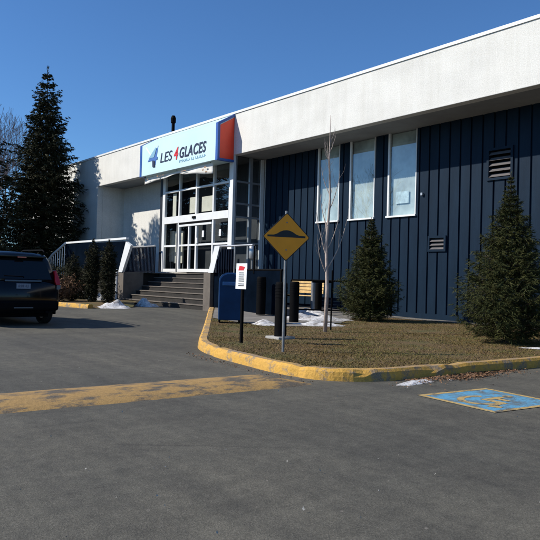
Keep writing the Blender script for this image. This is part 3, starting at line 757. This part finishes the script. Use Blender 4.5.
conifer('cedar_shrub', 'tall narrow brown green cedar nearest the stairs', 'shrub', (-21.95, 10.1, .2), 2.3, .21, 41, M['needles_c'], 24, 7, .1, .014, tw=6, nd=7, z0=.03, up=1.2, droop=.2, prof=cprof, trunk=.04)
conifer('cedar_shrub', 'tall narrow cedar between the two others in the planting bed', 'shrub', (-22.75, 9.85, .2), 2.35, .2, 42, M['needles_c'], 24, 7, .1, .014, tw=6, nd=7, z0=.03, up=1.2, droop=.2, prof=cprof, trunk=.04)
conifer('cedar_shrub', 'thin sparse cedar left of the two tall cedars', 'shrub', (-23.75, 9.5, .2), 1.85, .2, 43, M['needles_c'], 16, 5, .1, .012, tw=9, nd=6, z0=.03, up=1.2, droop=.2, prof=cprof, trunk=.03)
conifer('low_shrub', 'low brown rounded shrub beside the black car', 'shrub', (-23.7, 8.95, .2), .8, .75, 44, M['dry_leaf'], 9, 9, .1, .014, tw=11, nd=7, z0=.05, up=.7, droop=.1, prof=lambda t: math.sqrt(max(.05, 1-t*t)), trunk=.03)
conifer('low_shrub', 'dark green low shrub at the foot of the navy guard panel', 'shrub', (-25.6, 10.6, .2), 1.25, .8, 45, M['needles'], 12, 10, .1, .016, tw=12, nd=7, z0=.05, up=.7, droop=.1, prof=lambda t: math.sqrt(max(.05, 1-t*t)), trunk=.03)
conifer('low_shrub', 'dark low shrub half hidden behind the black car', 'shrub', (-27.6, 9.9, .2), 1.4, .9, 46, M['needles'], 12, 10, .1, .018, tw=12, nd=7, z0=.05, up=.7, droop=.1, prof=lambda t: math.sqrt(max(.05, 1-t*t)), trunk=.03)

def bare(mb, p, d, L, rad, depth, r, spread=.5, upb=.25, minr=.006):
    n = 3; pts = [p]; q = p.copy(); dd = d.copy()
    for i in range(n):
        dd = (dd+Vector((r.uniform(-1, 1), r.uniform(-1, 1), r.uniform(-.4, 1)*.6+upb*.4))*.13).normalized(); q = q+dd*L/n; pts.append(q.copy())
    r1 = max(minr, rad*.62); mb.tube(pts, [rad, rad*.86, rad*.74, r1], 5 if rad > .03 else 3, False)
    if depth <= 0: return
    k = r.choice((2, 3, 3))
    for i in range(k):
        a = r.uniform(0, 6.28); o_ = dd.orthogonal().normalized(); o2 = dd.cross(o_); s = spread*r.uniform(.5, 1.2)
        nd_ = (dd+(o_*math.cos(a)+o2*math.sin(a))*s+Vector((0, 0, upb*.5))).normalized()
        bp = pts[-1] if i < 2 else pts[2]
        bare(mb, bp, nd_, L*r.uniform(.66, .86), r1*r.uniform(.7, .95), depth-1, r, spread, upb, minr)
def bare_tree(loc, H, seed, label, depth=6, spread=.5):
    r = random.Random(seed); t_ = thing('bare_tree', label, 'tree', loc, 0, 'leafless trees beyond the lot')
    tk, cr = MB(), MB(); f = Vector((0, 0, H*.3)); tk.tube([(0, 0, -.1), (.05, 0, H*.15), f], [H*.016, H*.013, H*.011], 7, False)
    for i in range(4):
        a = i*1.57+r.uniform(0, 1); d = Vector((math.cos(a)*.35, math.sin(a)*.35, 1)).normalized(); bare(cr, f, d, H*.2, H*.009, depth, r, spread, .3, .012)
    tk.build('trunk', M['far_bark'], t_); cr.build('crown', M['far_bark'], t_); return t_
bare_tree((-62.5, 17.9, 0), 15.5, 71, 'leafless tree with hazy twigs rising at the left edge beyond the spruce')
bare_tree((-66.5, 21.8, 0), 13.6, 72, 'leafless tree just left of the tall spruce, beyond the white building')
bare_tree((-72.0, 16.5, 0), 15.0, 73, 'leafless tree farthest out at the extreme left edge')
bare_tree((-60.5, 15.2, 0), 13.0, 75, 'leafless tree at the left edge standing nearest among the far trees')
bare_tree((-68, 24.6, 0), 12.0, 76, 'leafless tree half covered by the left side of the tall spruce')
bare_tree((-46.5, 7.6, 0), 8.2, 74, 'smaller leafless tree behind the roof of the black car')
# leafless trees across the lot that the window glass mirrors
for i, (x, y, h) in enumerate(((-30, -16, 13), (-37, -22, 15), (-25, -24, 14), (-44, -15, 13))):
    bare_tree((x, y, 0), h, 80+i, ('leafless tree across the lot mirrored in the right window', 'tall leafless tree across the lot mirrored in the middle window',
              'leafless tree farthest across the lot behind the camera', 'leafless tree across the lot mirrored in the left window')[i], 5)
# far wood: one mass
wd = MB(); r = random.Random(91)
for i in range(5200):
    a = r.uniform(math.radians(95), math.radians(290)); d = r.uniform(110, 150); x, y = math.cos(a)*d, math.sin(a)*d
    h = (4.5+3*noise.noise(Vector((a*6, d*.02, 0)))+r.uniform(-1.5, 2)); w = r.uniform(.12, .5); rx, ry = -math.sin(a), math.cos(a); l = r.uniform(-.8, .8)
    b = len(wd.v); wd.v += [(x-rx*w, y-ry*w, 0), (x+rx*w, y+ry*w, 0), (x+rx*l, y+ry*l, max(2, h))]; wd.f.append((b, b+1, b+2))
tag(wd.build('distant_wood', M['far_bark']), 'low grey brown line of far off leafless woods along the horizon', 'woods', kind='stuff')

# young staked tree
yt = thing('young_tree', 'slender bare young tree with pale bark standing in the lawn', 'tree', (-10.32, 9.84, .13))
r = random.Random(15); tk, cr = MB(), MB()
main = [Vector((0, 0, -.05)), Vector((.01, .02, .9)), Vector((-.03, .0, 1.9)), Vector((0, .05, 2.9)), Vector((-.03, .03, 3.8)), Vector((-.02, .02, 4.75))]
tk.tube(main, [.045, .04, .033, .024, .014, .004], 8)
for i in range(15):
    t = .24+.66*i/15+r.uniform(0, .03); f = t*5; k = min(int(f), 4); p = main[k].lerp(main[k+1], f-k); az = r.uniform(0, 6.28) if i > 2 else (R0.x and math.atan2(R0.y, R0.x)+(.2 if i == 1 else math.pi+.2))
    L = (1.35*(1-t)+.25)*r.uniform(.75, 1.15); pts = [p]; q = p.copy(); d = Vector((math.cos(az)*.62, math.sin(az)*.62, 1)).normalized()
    for s in range(5):
        d = (d+Vector((0, 0, .22))+Vector((r.uniform(-.1, .1), r.uniform(-.1, .1), 0))).normalized(); q = q+d*L/5; pts.append(q.copy())
    r0 = .016*(1-t)+.005; cr.tube(pts, [r0, r0*.85, r0*.7, r0*.55, r0*.4, .0015], 5, False)
    for s in (2, 3, 4):
        a = r.uniform(0, 6.28); cr.tube([pts[s], pts[s]+Vector((math.cos(a)*.1, math.sin(a)*.1, .17))*L, pts[s]+Vector((math.cos(a)*.14, math.sin(a)*.14, .34))*L], [.004, .003, .0012], 3, False)
tk.build('trunk', M['birch'], yt, smooth=True); cr.build('branches', M['birch'], yt, smooth=True)
stk = thing('tree_stake', 'thin black stake with strap beside the young tree trunk', 'stake', (-10.6, 10.28, .13))
MB().tube([(0, 0, -.05), (.01, 0, 1.35)], .018, 8).build('stake', M['black'], stk)
MB().box(-.02, .02, -.45, .02, 1.06, 1.1, lambda p: Matrix.Rotation(-.55, 3, 'Z') @ p).build('strap', M['black'], stk)

# ---------------------------------------------------------------- signs, bollards, bench
ws = thing('speed_bump_sign', 'yellow diamond warning sign showing a black speed bump on a grey post', 'sign', (-7.63, 6.4, .12), 0)
MB().tube([(0, 0, -.1), (.0, 0, 2.16)], .022, 8).build('post', M['galv'], ws)
nrm = Vector((.9, -.43, 0)).normalized(); rt = Vector((.43, .9, 0)).normalized()
def SP(u, v, w=0): p = rt*u+Vector((0, 0, 1))*(v+1.76)+nrm*(w+.03); return p
def dia(h, rc):
    pts = []
    for k in range(4):
        a = math.pi/2*k; c = Vector((math.cos(a), math.sin(a)))*(h-rc*1.414)
        for j in range(-3, 4): b = a+j*math.pi/12; pts.append((c.x+rc*math.cos(b), c.y+rc*math.sin(b)))
    return pts
# slight tilt of the plate about its centre
tl = math.radians(-.5)
SPt = lambda u, v, w=0: SP(u*math.cos(tl)-v*math.sin(tl), u*math.sin(tl)+v*math.cos(tl), w)
MB().prism(dia(.376, .03), lambda a, b: SPt(a, b, -.003), lambda a, b: SPt(a, b, 0)).build('border_plate', M['sign_black'], ws)
MB().prism(dia(.358, .024), lambda a, b: SPt(a, b, .0005), lambda a, b: SPt(a, b, .002)).build('face', M['sign_yellow'], ws)
MB().prism(dia(.376, .03), lambda a, b: SPt(a, b, -.006), lambda a, b: SPt(a, b, -.0035)).build('back', M['sign_back'], ws)
hump = [(-.3, -.02), (.3, -.02), (.3, .008), (.2, .012), (.15, .03), (.1, .062), (.05, .082), (0, .088), (-.05, .082), (-.1, .062), (-.15, .03), (-.2, .012), (-.3, .008)]
MB().prism(hump, lambda a, b: SPt(a, b+.015, .0025), lambda a, b: SPt(a, b+.015, .004)).build('speed_bump_symbol', M['sign_black'], ws)
for v in (-.2, .22): MB().tube([tuple(SPt(0, v, .002)), tuple(SPt(0, v, .008))], .011, 8).build('bolt', M['galv'], ws)

ps = thing('parking_rule_sign', 'small white notice with red symbol on a black post by the blue box', 'sign', (-9.04, 6.64, .12))
MB().box(-.022, .022, -.022, .022, -.1, 1.0, lambda p: p+Vector((0, 0, 0))).build('post', M['black'], ps)
def PT(a, b, w=0): return Vector((a+.03*(b-1.2), -.03-w, b))
MB().prism([(-.155, .93), (.15, .93), (.15, 1.37), (-.155, 1.37)], lambda a, b: PT(a, b, 0), lambda a, b: PT(a, b, .006)).build('board', M['white_mark'], ps)
rm_ = MB()
rm_.prism([(-.09, 1.25), (.06, 1.25), (.1, 1.31), (-.06, 1.33)], lambda a, b: PT(a, b, .007), lambda a, b: PT(a, b, .009)).build('red_symbol', M['ink_red'], ps)
rr = random.Random(3)
for k, z in enumerate((1.2, 1.165, 1.13, 1.095, 1.06, 1.01, .98)):
    x = -.07; pts = []
    while x < .07:      # one line of tiny print: word blocks on a hairline
        w = rr.uniform(.012, .03); pts += [(x, z+.003), (x, z+.015), (x+w, z+.015), (x+w, z+.003)]; x += w+.008
    pts = [(-.072, z), (-.072, z+.003)]+pts+[(pts[-1][0]+.002, z+.003), (pts[-1][0]+.002, z)]
    MB().prism(list(reversed(pts)), lambda a, b: PT(a, b, .007), lambda a, b: PT(a, b, .009)).build('print_line', M['riser'], ps)

BT = 'black bollards in front of the entrance walk'
def bollard(x, y, h, rad, label, base=True, z=None):
    z = g(x, y)+KH-.01 if z is None else z
    t_ = thing('bollard', label, 'bollard', (x, y, z), 0, BT)
    MB().tube([(0, 0, 0), (0, 0, h-.05), (0, 0, h-.015), (0, 0, h)], [rad, rad, rad*.93, rad*.75], 24).build('post', M['black'], t_)
    gg = MB()
    for k in range(4): gg.tube([(0, 0, h*(.72+.055*k)), (0, 0, h*(.72+.055*k)+.018)], rad+.006, 24)
    gg.build('ring', M['plastic'], t_)
    if base: MB().box(-.2, .2, -.2, .2, -.03, .035).build('base_plate', M['concrete_w'], t_, bevel=.008)
    return t_
bollard(-9.45, 7.85, 1.06, .115, 'large black bollard on a concrete pad behind the yellow sign')
bollard(-13.0, 11.25, 1.08, .125, 'black bollard with snow at its foot, just right of the yellow sign post', False)
bollard(-15.2, 11.85, 1.12, .14, 'black bollard between the blue box and the yellow sign', False, .2)
bollard(-16.1, 15.0, 1.05, .12, 'black bollard beside the yellow slatted bench', False)

# blue drop box, quarter-round top
bx = thing('drop_box', 'dark blue metal drop box with rounded top beside the kerb', 'drop box', (-13.35, 9.42, .2), math.radians(58))
prof = [(-.28, .0), (.28, .0), (.28, 1.06), (.25, 1.12), (.16, 1.165), (.04, 1.18), (-.1, 1.175), (-.2, 1.13), (-.265, 1.05), (-.28, .95)]
MB().prism(prof, lambda a, b: (a, -.2, b), lambda a, b: (a, .26, b)).build('body', M['box_blue'], bx, bevel=.02)
MB().prism([(a*1.02, b*1.004+.0) for a, b in prof[2:]]+[(-.283, .02), (-.265, .02), (-.265, .93)]+[(a*.95, b*.97) for a, b in reversed(prof[3:-1])], lambda a, b: (a, -.206, b), lambda a, b: (a, -.19, b)).build('rim', M['box_lit_blue'], bx)  # lighter strip along top and left edge, coloured as if sunlit
MB().box(-.2, .2, -.225, -.202, .86, .95).build('hatch', M['box_lit_blue'], bx, bevel=.006)
for x in (-.27, .23): MB().box(x, x+.04, -.18, .24, -.06, -.002).build('foot', M['black'], bx)

# bench with yellow slats
be = thing('bench', 'bench with yellow wooden slats and black frame against the siding', 'bench', (-17.75, 15.85, .27))
for k in range(4): MB().box(-1.05, .75, .22+.01*k, .25+.01*k, .52+.12*k, .62+.12*k).build('back_slat', M['wood'], be, bevel=.006)
for k in range(3): MB().box(-1.05, .75, -.25+.14*k, -.14+.14*k, .42, .45).build('seat_slat', M['wood'], be, bevel=.006)
for x in (-.85, .6):
    MB().tube([(x, .24, 0), (x, .24, .45), (x, .29, 1.0)], .025, 6).tube([(x, -.22, 0), (x, -.22, .4), (x, .24, .4)], .025, 6).build('frame', M['black'], be)
ap = thing('grey_post', 'short light grey post standing in front of the yellow bench', 'post', (-15.6, 14.3, .27))
MB().tube([(0, 0, 0), (0, 0, .98), (0, 0, 1.0)], [.07, .07, .05], 12).build('shaft', M['alu'], ap, smooth=False)
MB().tube([(0, 0, -.02), (0, 0, .02)], .12, 12).build('foot_plate', M['galv'], ap)
bk = thing('bike_rack', 'black tubular bike rack between the bollards', 'bike rack', (-13.85, 13.7, .25))
MB().tube([(-1.1, -.9, 1.0), (1.2, 1.0, 1.0)], .028, 8).build('top_bar', M['black'], bk)
MB().tube([(-1.1, -.9, .12), (1.2, 1.0, .12)], .022, 8).build('bottom_bar', M['black'], bk)
for k in range(2):
    u = (0, 1)[k]; x, y = -1.1+2.3*u, -.9+1.9*u
    MB().tube([(x, y, 0), (x, y, 1.0)], .025, 6).build('upright', M['black'], bk)

# snow
snow_patch(-12.5, 9.95, .45, .28, .12, 3, 'dirty snow patch left of the large bollard')
snow_patch(-13.7, 12.5, 1.15, .5, .18, 5, 'large melting snow patch behind the young tree trunk', 1.0)
snow_patch(-11.95, 11.2, .72, .4, .1, 6, 'flat snow remnant by the tree stake', .8)
snow_patch(-15.3, 13.9, .6, .4, .22, 7, 'snow heap at the foot of the grey post', .3)
snow_patch(-5.12, 6.45, .13, .42, .05, 8, 'thin strip of ice lying against the yellow kerb', .1, 0)
snow_patch(-5.05, 7.05, .05, .08, .02, 9, 'small lump of ice against the kerb near the leaves', 0, 0)
snow_patch(-6.1, 10.9, .22, .08, .03, 12, 'little snow remnant under the right edge spruce', .5)
snow_patch(-20.75, 9.75, .75, .4, .24, 10, 'grey white snow heap at the end of the planting bed', .6, 0)
snow_patch(-21.6, 11.5, .5, .3, .3, 13, 'dirty snow piled against the stair side wall', .2, 0)
snow_patch(-24.6, 10.9, .6, .4, .4, 14, 'snow lump among the cedars below the guard panel', .2, .05)
# planting bed left
BED = [(-33.5, 8.1), (-26.5, 8.35), (-23.0, 8.6), (-20.75, 8.85)]
struct(make_kerb(BED, 'kerb'))
BP = inset(BED, KW-.01)+[(-20.5, 9.5), (-20.9, 10.6), (-23.5, 12.05), (-33.5, 12.05)]
sheet(BP, KH-.02, 'planting_bed', M['turf'], .3, 0, (-21.6, -20.62))

# ---------------------------------------------------------------- black SUV (local +x is forward)
car = thing('parked_suv', 'black parked SUV seen from behind at the left edge of the lot', 'car', (-15.2, 4.93, 0), math.pi+math.radians(1))
def loft(st, n=None):
    mb = MB(); k = len(st[0][1])
    for x, ring in st:
        mb.v += [(x+dx, y, z) for dx, y, z in ring]
    for i in range(len(st)-1):
        for j in range(k): mb.f.append((i*k+j, i*k+(j+1) % k, (i+1)*k+(j+1) % k, (i+1)*k+j))
    mb.f.append(tuple(reversed(range(k)))); mb.f.append(tuple((len(st)-1)*k+j for j in range(k))); return mb
def ring(w, zb, zt, tw, dx=0, crown=.03):
    """closed half-mirrored ring; w half-width at belt, tw half-width at the top"""
    h = [(0, zb), (w*.72, zb), (w*.95, zb+.06), (w, zb+.2), (w*1.005, (zb+zt)/2), (w*.99, zt-.14), (tw, zt-.03), (tw*.6, zt+crown*.8), (0, zt+crown)]
    L_ = [(dx*(z-zb)/(zt-zb), -y, z) for y, z in h]; R_ = [(dx*(z-zb)/(zt-zb), y, z) for y, z in reversed(h[1:-1])]
    return L_+R_
st = [(0.03, ring(.78, .36, .98, .74)), (.10, ring(.87, .3, 1.03, .82)), (.35, ring(.915, .27, 1.08, .87)), (1.2, ring(.925, .25, 1.08, .88)), (2.4, ring(.925, .25, 1.07, .88)),
      (3.3, ring(.92, .25, 1.04, .86)), (3.7, ring(.91, .26, 1.0, .8)), (4.35, ring(.87, .28, .9, .72)), (4.62, ring(.78, .32, .78, .62)), (4.7, ring(.68, .38, .68, .52))]
bd = loft(st).build('body', M['car'], car, smooth=True)
def gh(w, zt, tw): 
    h = [(0, 1.0), (w, 1.0), (w, 1.06), (tw+.02, zt-.12), (tw-.07, zt-.02), (tw*.5, zt+.015), (0, zt+.02)]
    return [(0, -y, z) for y, z in h]+[(0, y, z) for y, z in reversed(h[1:-1])]
def gsl(x0, x1, w0, w1, zt, tw):   # rake: x at belt, x at roof
    out = []
    for dx, y, z in gh(w0, zt, tw): out.append(((x1-x0)*max(0, z-1.06)/(zt-1.06), y, z))
    return out
roofst = [(.1, gsl(.1, .36, .8, 0, 1.62, .66)), (.25, gsl(.25, .5, .86, 0, 1.70, .7)), (1.5, gsl(1.5, 1.5, .88, 0, 1.75, .72)), (2.4, gsl(2.4, 2.3, .88, 0, 1.73, .71)), (3.35, gsl(3.35, 2.65, .84, 0, 1.66, .68))]
loft(roofst).build('cabin', M['car'], car, smooth=True)
# glass: rear window, sides and windscreen, each standing a little proud
rw = MB().prism([(-.68, 1.09), (.68, 1.09), (.58, 1.53), (.3, 1.57), (-.3, 1.57), (-.58, 1.53)], lambda a, b: (.075+(b-1.06)*.45, a, b), lambda a, b: (.10+(b-1.06)*.45, a, b))
rw.build('rear_window', M['car_glass'], car)
for s in (-1, 1):
    MB().prism([(.55, 1.12), (1.35, 1.12), (1.35, 1.55), (.8, 1.53)], lambda a, b: (a, s*(.9-(b-1.06)*.29), b), lambda a, b: (a, s*(.87-(b-1.06)*.29), b)).build('side_window', M['car_glass'], car)
    MB().prism([(1.43, 1.12), (2.95, 1.12), (2.5, 1.55), (1.43, 1.56)], lambda a, b: (a, s*(.9-(b-1.06)*.29), b), lambda a, b: (a, s*(.87-(b-1.06)*.29), b)).build('side_window', M['car_glass'], car)
    MB().prism([(.77, .97), (.87, .97), (.86, 1.12), (.81, 1.32), (.76, 1.3), (.75, 1.05)], lambda a, b: (.02+max(0, b-1.0)*.42, s*a, b), lambda a, b: (.2+max(0, b-1.0)*.42, s*a, b)).build('tail_light', M['tail'], car, bevel=.01)
    MB().prism([(.78, .86), (.87, .87), (.87, .96), (.78, .96)], lambda a, b: (.012, s*a, b), lambda a, b: (.03, s*a, b)).build('reversing_light', M['clear_lens'], car)
    MB().tube([(.55, s*.66, 1.74), (.7, s*.67, 1.8), (2.1, s*.68, 1.82), (2.3, s*.67, 1.76)], .02, 6).build('roof_rail', M['plastic'], car, smooth=True)
    mr = MB().box(2.7, 2.85, s*1.08-.11, s*1.08+.11, 1.08, 1.26).build('mirror', M['car'], car, bevel=.04)
    MB().box(2.74, 2.82, min(s*.88, s*1.0), max(s*.88, s*1.0), 1.09, 1.14).build('mirror_arm', M['plastic'], car)
    MB().prism([(.55, .62), (.82, .66), (.8, .78), (.5, .74)], lambda a, b: (4.72-(a-.5)*.55, s*a, b), lambda a, b: (4.5, s*a, b)).build('headlight', M['clear_lens'], car)
MB().prism([(-.42, 1.03), (.42, 1.03), (.42, 1.075), (-.42, 1.075)], lambda a, b: (.03, a, b), lambda a, b: (.09, a, b)).build('chrome_strip', M['chrome'], car, bevel=.006)
pl = MB().box(.0, .012, -.16, .16, .87, .99, lambda p: p+Vector((.012, 0, 0))).build('licence_plate', M['plate'], car)
ch = MB()
for k, y in enumerate((-.11, -.065, .0, .045, .09)):
    ch.box(.0085, .0115, y, y+.008, .9, .965); ch.box(.0085, .0115, y+.008, y+.03, .9+(k % 3)*.025, .908+(k % 3)*.025); ch.box(.0085, .0115, y+.03, y+.036, .9+.02*(k % 2), .95)
ch.build('plate_characters', M['ink'], pl)
MB().box(-.03, .2, -.84, .84, .36, .6).build('rear_bumper', M['plastic'], car, bevel=.06)
MB().box(-.035, -.028, -.22, .22, .42, .45).build('bumper_trim', M['chrome'], car, bevel=.002)
MB().box(.2, .42, -.58, .58, 1.6, 1.64).build('spoiler', M['car'], car, bevel=.015)
MB().box(.18, .21, -.1, .1, 1.585, 1.61).build('brake_light', M['tail'], car)
MB().tube([(.03, 0, 1.12), (-.0, .02, 1.15), (.02, .45, 1.16)], .012, 6).build('rear_wiper', M['black'], car)
MB().tube([(-.02, -.55, .33), (.25, -.55, .33)], .035, 10).build('exhaust', M['plastic'], car)
def wheel(x, s):
    t_ = MB(); prof = [(0.10, .30), (.105, .335), (.07, .36), (-.07, .36), (-.105, .335), (-.1, .3)]; n_ = 28
    for k in range(n_):
        a = 2*math.pi*k/n_
        for w, rd in prof: t_.v.append((x+rd*math.cos(a), s*.80+w, .36+rd*math.sin(a)))
    m_ = len(prof)
    for k in range(n_):
        for j in range(m_-1): t_.f.append((k*m_+j, k*m_+j+1, ((k+1) % n_)*m_+j+1, ((k+1) % n_)*m_+j))
    w = t_.build('wheel', M['rubber'], car, smooth=True)
    rmb = MB().tube([(x, s*.78-.04, .36), (x, s*.78+.04, .36)], .225, 20)
    for k in range(5):
        a = 2*math.pi*k/5; rmb.tube([(x, s*.86, .36), (x+.25*math.cos(a), s*.87, .36+.25*math.sin(a))], .03, 6)
    rg_ = []; 
    for k in range(21): a = 2*math.pi*k/20; rg_.append((x+.27*math.cos(a), s*.87, .36+.27*math.sin(a)))
    rmb.tube(rg_, .025, 6, False).build('rim', M['alu'], w)
for x in (.85, 3.75):
    for s in (-1, 1): wheel(x, s)
MB().box(.3, 4.4, -.7, .7, .2, .4).build('underbody', M['plastic'], car)
for s in (-1, 1):
    for x in (.85, 3.75):
        ac = [(x+.42*math.cos(a*math.pi/12), .36+.42*math.sin(a*math.pi/12)) for a in range(-1, 14)]
        inn = [(x+.37*math.cos(a*math.pi/12), .36+.37*math.sin(a*math.pi/12)) for a in range(13, -2, -1)]
        MB().prism(ac+inn, lambda a, b: (a, s*.88, b), lambda a, b: (a, s*.94, b)).build('wheel_arch', M['plastic'], car)
